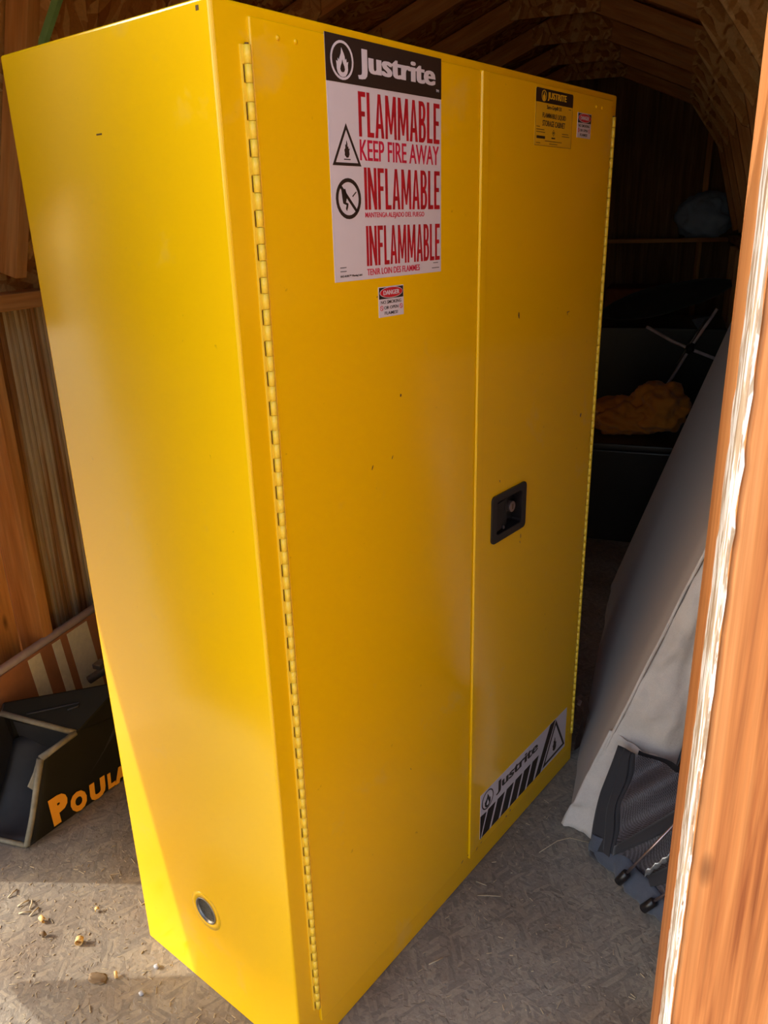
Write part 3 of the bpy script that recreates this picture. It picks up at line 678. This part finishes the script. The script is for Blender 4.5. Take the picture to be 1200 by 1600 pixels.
# dark leather strap with a rivet lying against the far foot of the cabinet
ls = empty('leather_strap', (-.138, 1.882, 0)); tag(ls, 'dark brown riveted strap at the far lower corner of the yellow cabinet', 'strap')
cr = [(.000, .038, .004), (.004, .036, .05), (.014, .030, .10), (.020, .022, .13), (.016, .010, .165), (.004, -.004, .195), (-.004, -.010, .205), (-.010, -.014, .185)]
mb = MB()
for i, p in enumerate(cr):
    wd = .011 if i < 5 else .008
    P = Vector(p); mb.v += [tuple(P + Vector((-.006, -wd, -.003))), tuple(P + Vector((.006, wd, -.003))), tuple(P + Vector((.008, wd, .004))), tuple(P + Vector((-.004, -wd, .004)))]
for i in range(len(cr) - 1):
    for k in range(4): mb.f.append((i * 4 + k, i * 4 + (k + 1) % 4, i * 4 + 4 + (k + 1) % 4, i * 4 + 4 + k))
mb.f += [(0, 1, 2, 3), tuple(len(mb.v) - 4 + k for k in range(4))]
mb.build('band', 'rubber', ls)
MB().tube([(.004, -.010, .192), (.002, -.022, .188)], .005, 10).build('rivet', 'chrome', ls)

# ================================================================== LEFT SIDE: striped board, chute, pipe
sb = empty('striped_board', (-1.550, 1.29, 0)); tag(sb, 'brown board with cream stripes leaning on the left wall below the stud', 'board')
lean = lambda y, z, o=0: (-.0 + o - (z - .0) * .06, y, z)
def bquad(y0, y1, z0, z1, xo, t, sh0=0, name='board_face', mat='brown_vinyl', parent=sb):
    return MB().prism([lean(y0 - sh0, z1, xo), lean(y1 - sh0, z1, xo), lean(y1, z0, xo), lean(y0, z0, xo)], (-t, 0, 0)).build(name, mat, parent, bevel=.0015)
bquad(-.17, .97, .002, .338, .022, .026)
for a, b_ in ((.116, .162), (.208, .241), (.268, .353)):
    bquad(a + .022, b_ + .022, .004, .332, .0235, .0015, .022, 'stripe', 'cream_vinyl')
MB().tube([lean(-.175, .345, .009), lean(.975, .345, .009)], .0120, 12).build('piping', 'piping', sb, True)
pp = empty('steel_pipe', (-1.50, 1.55, 0)); tag(pp, 'short steel pipe with clamp bracket in front of the striped board', 'pipe')
MB().tube([(.012, .0, .196), (.075, .05, .238), (.155, .10, .285)], .0125, 14).build('tube', 'steel', pp, True)
MB().tube([(.0115, -.0003, .1957), (.0118, -.0001, .1959)], .009, 14).build('bore', 'slot', pp)
box('clamp_bracket', .032, .060, .00, .035, .236, .252, 'steel', pp, bevel=.002)
MB().tube([(.155, .10, .285), (.157, .101, .15), (.158, .102, .0)], .0125, 12).build('support_tube', 'steel', pp, True)

hd = empty('grass_chute', (-1.40, 1.30, 0)); tag(hd, 'black plastic mower chute with orange lettering on the floor at the left', 'chute')
def W3(x, y, z): return (x + 1.40, y - 1.30, z)
A = Vector((-1.352, 1.187, .0)); U = Vector((.22955, .9733, 0)); V = Vector((-.0697, .0164, .9974)); N = Vector((.9708, -.229, .0716))
A = A + N * .004
def pan(u, v, off=0): q = A + U * u + V * v + N * off; return (q.x + 1.40, q.y - 1.30, max(q.z, .0015))
edge_low = [(-.062, .0), (-.03, .0), (.001, .0), (.076, .0), (.148, .0), (.217, .0), (.30, .03), (.40, .08)]
edge_top = [(.022, .203), (.050, .205), (.126, .2135), (.17, .205), (.22, .196), (.27, .19), (.33, .18), (.41, .165)]
n = len(edge_low); NV = 8; mb = MB(); vs = []
for off in (0, -.004):
    for (a, b_) in zip(edge_low, edge_top):
        for k in range(NV + 1):
            q = k / NV; bul = .010 * math.sin(math.pi * q) + (.003 if .2 < q < .7 else 0)
            vs.append(pan(a[0] + (b_[0] - a[0]) * q, a[1] + (b_[1] - a[1]) * q, off + bul * .25))
m = n * (NV + 1); fs = []
for i in range(n - 1):
    for k in range(NV):
        a = i * (NV + 1) + k; fs += [(a, a + NV + 1, a + NV + 2, a + 1), (m + a, m + a + 1, m + a + NV + 2, m + a + NV + 1)]
for k in range(NV): a = k; fs.append((a, a + 1, m + a + 1, m + a)); a = (n - 1) * (NV + 1) + k; fs.append((a, m + a, m + a + 1, a + 1))
mb.add(vs, fs); mb.build('side_panel', 'hood', hd, True)
R0 = Vector(pan(-.062, 0)); R1 = Vector(pan(.022, .203)); R2 = Vector(pan(.126, .2135)); L2 = Vector(W3(-1.515, 1.262, .268)); L1 = Vector(W3(-1.515, 1.19, .20)); L0 = Vector(W3(-1.505, 1.115, .004))
BR = Vector(pan(.41, .165)); T1 = Vector(W3(-1.275, 1.44, .296)); T0 = Vector(W3(-1.520, 1.278, .285)); T2 = Vector(pan(.41, .20))
# top lid rising to the back, back skin, left skin, floor of the chute
def skin(pts, name, mat, off): return MB().prism(pts, off).build(name, mat, hd)
skin([R2, L2, T0, T1], 'lid', 'hood', (0, 0, -.006))
skin([T1, T0, Vector((T0.x + .015, T0.y + .02, 0.002)), Vector((T1.x, T1.y + .02, .002))], 'back_skin', 'hood', (0, .006, 0))
skin([R2, T1, BR], 'lid_shoulder', 'hood', (-.004, 0, 0))
skin([L0, L1, L2, T0, Vector((T0.x + .005, T0.y + .02, .002))], 'left_skin', 'hood_in', (.005, 0, 0))
def inner_floor(u, v):
    a = R0.lerp(L0, u); b_ = Vector((T1.x - .02, T1.y, .16)).lerp(Vector((T0.x + .01, T0.y, .2)), u); p = a.lerp(b_, v); p.z = .003 + .17 * v ** 1.6 + .012 * math.sin(u * 9) * v; return p
patch('inner_floor', inner_floor, 16, 10, 'hood_in', hd, .004)
skin([Vector((-.10, -.02, .235)), Vector((.03, .02, .20)), Vector((.03, .03, .135)), Vector((-.10, -.01, .165))], 'inner_flap', 'hood_in', (0, .004, 0))
def rim(pts, r): return MB().tube(pts, r, 8).build('rim', 'hood_rim', hd, True)
rim([R0 + Vector((0, -.002, .008)), R0.lerp(R1, .35), R0.lerp(R1, .7), R1], [.0075, .007, .0075, .009])
rim([R1, R1.lerp(R2, .5), R2], [.009, .0075, .008])
rim([R2, R2.lerp(L2, .5), L2], .0075)
rim([R0 + Vector((0, -.002, .008)), L0 + Vector((0, 0, .006))], .006)
MB().prism([R1 + Vector((-.006, -.004, .002)), R1 + Vector((-.012, -.018, -.03)), R1 + Vector((-.022, -.035, -.062)), R1 + Vector((-.010, -.030, -.075)), R1 + Vector((0, -.012, -.04))], (.004, 0, 0)).build('clip', 'hood_rim', hd)
# slot rib on the lid and beige clips
def lidp(u, v, o=.002): a = R2.lerp(L2, u).lerp(T1.lerp(T0, u), v); return a + Vector((0, 0, o))
MB().tube([lidp(.30, .42), lidp(.22, .52), lidp(.24, .60), lidp(.62, .30), lidp(.70, .20)], .0028, 6).build('lid_rib', 'hood_in', hd, True)
box('catch', .050, .075, .115, .128, .185, .222, 'beige_plastic', hd, bevel=.003)
box('catch', .072, .105, .128, .140, .205, .250, 'beige_plastic', hd, bevel=.003)
for ch, u0, u1, v0, v1, bo, sl in (('P', .010, .060, .006, .082, .07, .0), ('O', .064, .112, .000, .056, .07, .0), ('U', .119, .167, -.002, .050, .06, .12), ('L', .176, .200, .002, .046, .06, .12), ('A', .199, .246, .000, .044, .06, .0), ('N', .250, .296, .006, .050, .06, .0)):
    mt = (lambda P: pan(P[0], P[2] + .006, .0055 + (-P[1]) + .0015))
    text(ch, u0, u1, v0, v1, 0, 'orange_ink', hd, bo, .001, sl, 'lettering', mt)

# ================================================================== RIGHT SIDE: mattress, net bag
mt_ = empty('mattress', (-.13, 1.66, 0)); tag(mt_, 'large mattress in a grey-beige cover leaning against the right wall', 'mattress')
kx = .309; LN = math.hypot(1, kx); up_ = Vector((kx, 0, 1)) / LN; ou = Vector((-1, 0, kx)) / LN
TH = .17; HT = 1.15
DP = 1.42
def thk(v): return .215 - .175 * v
def mp(s, y, o): q = up_ * s + Vector((0, y, 0)) - ou * o; return (q.x, q.y, max(q.z, .002) if o < .01 else max(q.z, .002))
def wrinkle(p, a=.006, f=9): return a * noise.fractal(Vector(p) * f, 1.0, 2.0, 3)
# broad side facing the cabinet
def side_fn(u, v):
    s = v * HT; y = .0 + u * DP; bulge = .012 * math.sin(math.pi * u) * math.sin(math.pi * v)
    e = .018 * (max(0, 1 - u / .02) + max(0, 1 - (1 - u) / .02))
    lw = wrinkle((u, v, 0), .010, 5) * max(0, 1 - v / .18) 
    return mp(s, y, e - bulge + abs(lw))
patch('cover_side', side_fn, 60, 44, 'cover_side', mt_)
def front_fn(u, v):
    s = v * HT; o = .016 + u * (thk(v) - .02); y = -.0 + .0 * u - .016 * math.sin(math.pi * u) ** .5
    y += wrinkle((u * .25, v * 1.6, 2), .022, 5) - .018 * max(0, 1 - v / .25) * math.sin(u * 9 + 1)
    if v > .97: y *= .3
    xs = -.03 * (1 - u) * 0
    return mp(s, y, o)
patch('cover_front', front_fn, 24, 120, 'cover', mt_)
patch('cover_back', lambda u, v: mp(v * HT, u * DP, thk(v)), 10, 10, 'cover', mt_)
patch('cover_top', lambda u, v: mp(HT + .006 * math.sin(math.pi * v), u * DP, .016 + v * (thk(1) - .016)), 20, 4, 'cover', mt_)
patch('cover_end', lambda u, v: mp(v * HT, DP + .01 * math.sin(math.pi * u),   .016 + u * (thk(v) - .016)), 4, 10, 'cover', mt_)
MB().tube([mp(s * .03, -.002 + .003 * math.sin(s * .9), .012) for s in range(0, 39)], .004, 6).build('piping', 'cover', mt_, True)
# gathered hem of the cover spreading on the floor
def hem(u, v):
    x0_ = Vector((.004, -.002, 0)).lerp(Vector((.26, -.07, 0)), u)
    z = .26 * v * (1 - .25 * u); out = .05 * (1 - v) ** 1.5
    p = Vector((x0_.x + kx * z + .0 - out * .25, x0_.y - out + wrinkle((u, v, 4), .02, 5), z + .004)); 
    return p
patch('cover_hem', hem, 40, 18, 'cover', mt_, .004)

nb_ = empty('net_bag', (.02, 1.46, 0)); tag(nb_, 'black net bag with grey fabric rim and metal rods beside the door post', 'bag')
def NB(x, y, z): return Vector((x - .02, y - 1.46, z))
BL, BRt, TL, TR = NB(-.040, 1.526, .0), NB(.20, 1.29, .0), NB(-.020, 1.610, .262), NB(.26, 1.53, .235)
def bagp(u, v, o=0):
    a = BL.lerp(BRt, u); b_ = TL.lerp(TR, u); p = a.lerp(b_, v)
    fold = .014 * math.sin((u * 1.1 - v * .9) * 16 + 1) * min(1, u * 5) * (.3 + .7 * v if v < .9 else 1)
    nrm = Vector((-.55, -.75, .35)).normalized()
    return p + nrm * (fold + .022 * math.sin(math.pi * v) + o)
patch('net_panel', lambda u, v: bagp(.12 + .88 * u, v), 60, 40, 'net', nb_, 0)
patch('net_lining', lambda u, v: bagp(.12 + .88 * u, v, -.02) + Vector((.004, .006, 0)), 20, 14, 'darkfab', nb_, 0)
def strapf(u, v):
    p = bagp(-.005 + .16 * u * (1 if v > .5 else 1), v, .002); p.x -= .020 * (1 - v) * (1 - u) * (1 if v < .6 else (1 - v) / .4); return p
patch('strap_panel', strapf, 8, 24, 'strap', nb_, .002)
patch('strap_panel', lambda u, v: bagp(.06 + .07 * u, .06 + .94 * v, .008) + Vector((.0, 0, 0)), 6, 24, 'strap', nb_, .002)
def fold_band(a, b_, c, wd):
    def f(u, v):
        uu = a + (1 - a) * u; return bagp(uu, min(.98, b_ + c * (uu - a) + wd * (v - .5) * (.5 + u)), .007)
    return f
patch('fold_panel', fold_band(.16, .20, 1.25, .16), 24, 4, 'strap', nb_, .0015)
patch('fold_panel', fold_band(.36, .08, 1.05, .14), 24, 4, 'strap', nb_, .0015)
def rimf(u, v):
    p = NB(-.058, 1.545, 0).lerp(NB(.16, 1.325, 0), u)
    out = Vector((-.6, -.75, 0)).normalized()
    r = .026 * noise.noise(Vector((u * 6, 3, 1))) + .010 * noise.noise(Vector((u * 17, 8, 1)))
    return p + out * (.010 + .012 * math.sin(v * math.pi) + r * (1 - v) * .7) - out * .022 * v + Vector((0, 0,   .003 + (.054 + .024 * noise.noise(Vector((u * 5, 1, 7)))) * v))
patch('rim_band', rimf, 70, 8, 'rim', nb_, .003)
def cuff(u, v):
    a = 2 * math.pi * u; r = .020 - .004 * v
    return NB(-.040, 1.532, 0) + Vector((r * 1.2 * math.cos(a), r * math.sin(a) * .8, .012 + .045 * v + .008 * math.cos(a + 2)))
patch('rim_cuff', cuff, 20, 5, 'rim', nb_, .002)
def rod(p, q, nm='rod'):
    MB().tube([p, q], .0032, 8).build(nm, 'chrome', nb_, True)
    d = (q - p).normalized(); MB().tube([p - d * .014, p - d * .012, p + d * .022, p + d * .024], [.007, .0095, .0095, .006], 12).build('rod_end_cap', 'black_plastic', nb_, True)
rod(NB(.013, 1.435, .040), NB(.110, 1.435, .222)); rod(NB(.070, 1.385, .030), NB(.16, 1.385, .155))
patch('silver_tag', lambda u, v: NB(.060 + .045 * u, 1.425, .068 + .062 * u + .018 * v + .004 * math.sin(u * 20)), 10, 3, 'foil', nb_, .001)

# ================================================================== BACK OF THE SHED
tb = blob('tarp_bundle', (.150, YB - .215, 1.395), (.165, .10, .150), 'tarp', None, .22, 1.6, 5, 1.263, 4); tag(tb, 'crumpled blue-grey plastic bundle lying on the back shelf', 'bundle')
def tote(name, x0, x1, y0, y1, z0, z1, mat, label, cat, lid=True):
    e = empty(name, ((x0 + x1) / 2, (y0 + y1) / 2, z0)); tag(e, label, cat); a, b_, h = (x1 - x0) / 2, (y1 - y0) / 2, z1 - z0
    m = MB(); t = .92; m.add([(-a * t, -b_ * t, 0), (a * t, -b_ * t, 0), (a * t, b_ * t, 0), (-a * t, b_ * t, 0), (-a, -b_, h - .03), (a, -b_, h - .03), (a, b_, h - .03), (-a, b_, h - .03)], BOXF)
    m.build('tub', mat, e, bevel=.012)
    if lid: box('lid', -a - .01, a + .01, -b_ - .01, b_ + .01, h - .03, h, mat, e, bevel=.006)
    return e
tote('storage_tote', -.34, .105, 3.50, 4.00, 0, .475, 'black_plastic', 'black lidded tote under the mustard cloth bundle', 'tote')
cb = blob('cloth_bundle', (-.165, 3.72, .545), (.140, .12, .088), 'cloth', None, .26, 1.7, 2, .476, 5); tag(cb, 'rumpled mustard-brown jacket bundle heaped on a dark tote', 'jacket')
b2 = blob('sleeve', (.150, -.01, .055), (.120, .12, .110), 'cloth', cb, .24, 1.7, 9, -.067 - .055 + .055, 5)
for v in b2.data.vertices: v.co.z = max(v.co.z, -.122)
tote('storage_bin', -.40, .30, 4.75, 5.35, 0, .855, 'black_plastic', 'big dark bin in front of the back wall carrying the long black roll', 'bin', False)
# long black folded canopy lying across the bin
def roll_r(i): return [.02, .055, .075, .085, .085, .075, .07, .055, .02][i]
rp = [Vector((-.40, 4.95, .868 + .0)).lerp(Vector((.30, 4.95, 1.05)), i / 8) for i in range(9)]
rl = MB().tube(rp, [roll_r(i) for i in range(9)], 14).build('canopy_roll', 'darkfab', None, True); tag(rl, 'long black folded canopy roll sloping upwards on the back bin', 'roll')
cx_ = tote('cardboard_box', -.42, -.05, 5.45, 5.85, 0, 1.01, 'brown_box', 'tall brown cardboard box partly hidden behind the cabinet edge', 'box', False)
# folding chair with pale tubes
fc = empty('folding_chair', (.10, 4.4, 0)); tag(fc, 'folding camp chair with crossed white tubes and black joints in the shadows', 'chair')
def F(x, y, z): return (x - .10, y - 4.4, z)
MB().tube([F(-.118, 4.40, .872), F(.015, 4.40, .799), F(.106, 4.40, .762), F(.215, 4.40, .722), F(.30, 4.40, .69)], .0085, 10).build('tube', 'white_tube', fc, True)
MB().tube([F(.216, 4.43, .962), F(.11, 4.43, .765), F(.039, 4.43, .616), F(-.14, 4.43, .25), F(-.20, 4.43, .008)], .0085, 10).build('tube', 'white_tube', fc, True)
MB().tube([F(.17, 4.47, .90), F(.10, 4.47, .768), F(.05, 4.47, .67)], .006, 10).build('tube', 'steel', fc, True)
MB().tube([F(.30, 4.40, .69), F(.30, 4.42, .008)], .0085, 10).build('leg', 'white_tube', fc, True)
MB().tube([F(.108, 4.375, .762), F(.108, 4.485, .762)], .020, 12).build('joint', 'black_plastic', fc, True)
for p, q in (((.085, .770), (.125, .756)), ((.120, .790), (.098, .738))): MB().tube([F(p[0], 4.40, p[1]), F(q[0], 4.40, q[1])], .0125, 10).build('joint', 'black_plastic', fc, True)
MB().prism([F(.10, 4.50, .90), F(.20, 4.50, .92), F(.15, 4.50, .83)], (0, .004, 0)).build('seat_cloth', 'rim', fc)

# ================================================================== LITTER ON THE FLOOR
def curl(x, y, r, h, lab, rot=0, open_=1.0, mat='shaving'):
    m = MB(); n = 22; vs = []
    for k in range(n + 1):
        a = k / n * 2 * math.pi * open_; rr = r * (1 - .12 * k / n)
        for dr in (0, -.0009):
            for z in (0, h): vs.append(((rr + dr) * math.cos(a), z, r + (rr + dr) * math.sin(a)))
    fs = []
    for k in range(n):
        b_ = k * 4; c = b_ + 4; fs += [(b_, c, c + 1, b_ + 1), (b_ + 2, b_ + 3, c + 3, c + 2), (b_, b_ + 2, c + 2, c), (b_ + 1, c + 1, c + 3, b_ + 3)]
    m.add(vs, fs); o = m.build('wood_shaving', mat, None, True); o.location = (x, y, .0005); o.rotation_euler = (0, 0, rot); tag(o, lab, 'shaving', 'wood shavings on the floor'); return o
curl(-1.052, .936, .0085, .012, 'ring-shaped pale wood shaving in the middle of the sunlit floor patch', .5)
curl(-1.165, .960, .0055, .016, 'small tan curl of wood left of the ring-shaped shaving', 1.2, .8)
curl(-1.142, .925, .0070, .010, 'broken grey-brown curl just below left of the ring-shaped shaving', -.3, .6, 'leaf')
curl(-1.072, 1.020, .0050, .008, 'tiny reddish shaving near the back edge of the sunlit patch', .8, .6)
def stick(pts, r, lab, name='straw', mat='straw', cat='straw'):
    z = r; o = MB().tube([(a, b_, c) for a, b_, c in pts], r, 6).build(name, mat, None, True); tag(o, lab, cat, 'straws and twigs on the floor'); return o
stick([(-.176, 1.497, .0012), (-.140, 1.545, .004), (-.113, 1.562, .006), (-.066, 1.566, .0012)], .0011, 'long bent straw on the dark floor between cabinet and net bag')
stick([(-.298, 1.365, .0012), (-.273, 1.361, .0012)], .0012, 'short straw nearest the foot of the right cabinet door')
stick([(-.286, 1.327, .0012), (-.262, 1.334, .002), (-.236, 1.341, .0012)], .0012, 'thin level straw just in front of the short straw by the cabinet')
stick([(-.340, 1.126, .0014), (-.317, 1.150, .0014)], .0014, 'pale straight straw lowest on the dark floor')
for k, (x, y, a) in enumerate(((-1.290, 1.000, 1.3), (-1.246, .985, .9), (-1.226, .990, 1.9), (-1.205, .975, 1.3), (-1.225, .965, .3))):
    stick([(x - .012 * math.cos(a), y - .012 * math.sin(a), .0016), (x, y, .006), (x + .014 * math.cos(a + .4), y + .014 * math.sin(a + .4), .0018)], .0018,
          ('leftmost', 'second from left', 'middle', 'fourth from left', 'lowest')[k] + ' twig of the little twig heap beside the mower chute', 'twig', 'straw', 'twig')
stick([(-.935, .905, .010), (-.928, .897, .0016)], .0030, 'pale wooden peg stub standing at the front edge of the sunlit patch', 'wooden_peg', 'shaving', 'peg')
for x, y, r, lab in ((-.865, .945, .006, 'white pebble by the front edge of the sunlit patch near the cabinet'), (-.858, .885, .006, 'grey pebble in the brown shaded floor near the cabinet corner'), (-1.075, 1.185, .004, 'white crumb on the shaded floor beside the mower chute')):
    o = blob('pebble', (x, y, r * .62), (r, r * .8, r * .62), 'pebble', None, .3, 1.5, x * 9, None, 2); tag(o, lab, 'pebble')
o = blob('knot_plug', (-.965, .885, .0012), (.020, .012, .0012), 'leaf', None, .25, 2, 3, None, 3); tag(o, 'flat dark bark flake beside the wooden peg', 'bark')
# countless crumbs and splinters
mb = MB(); rs = random.Random(3)
for k in range(1500):
    if k < 700: x = rs.uniform(-1.45, -.62); y = rs.uniform(.62, 1.20)
    else: x = rs.uniform(-.55, .35); y = rs.uniform(.75, 2.6)
    cx, cy = x + .4975, y - .8583; a = math.radians(71); lx = cx * math.cos(a) + cy * math.sin(a); ly = -cx * math.sin(a) + cy * math.cos(a)
    if -.01 < lx < W + .01 and -.02 < ly < D + .01: continue
    if (x > -.16 and y > 1.30) or (x < -1.25 and y > 1.08): continue
    l = rs.uniform(.001, .006 if k % 9 else .011); wd = rs.uniform(.0004, .0011); h = rs.uniform(.0004, .002); t = rs.uniform(0, math.pi); c, s = math.cos(t), math.sin(t)
    ps = [(x + c * u - s * v, y + s * u + c * v) for u, v in ((-l, -wd), (l, -wd * .5), (l, wd * .5), (-l, wd))]
    z0 = .0002; mb.add([(p[0], p[1], z0) for p in ps] + [(p[0], p[1], z0 + h) for p in ps], BOXF)
o = mb.build('floor_crumbs', 'straw'); tag(o, 'scattered wood crumbs and splinters over the strand board floor', 'crumbs', kind='stuff')
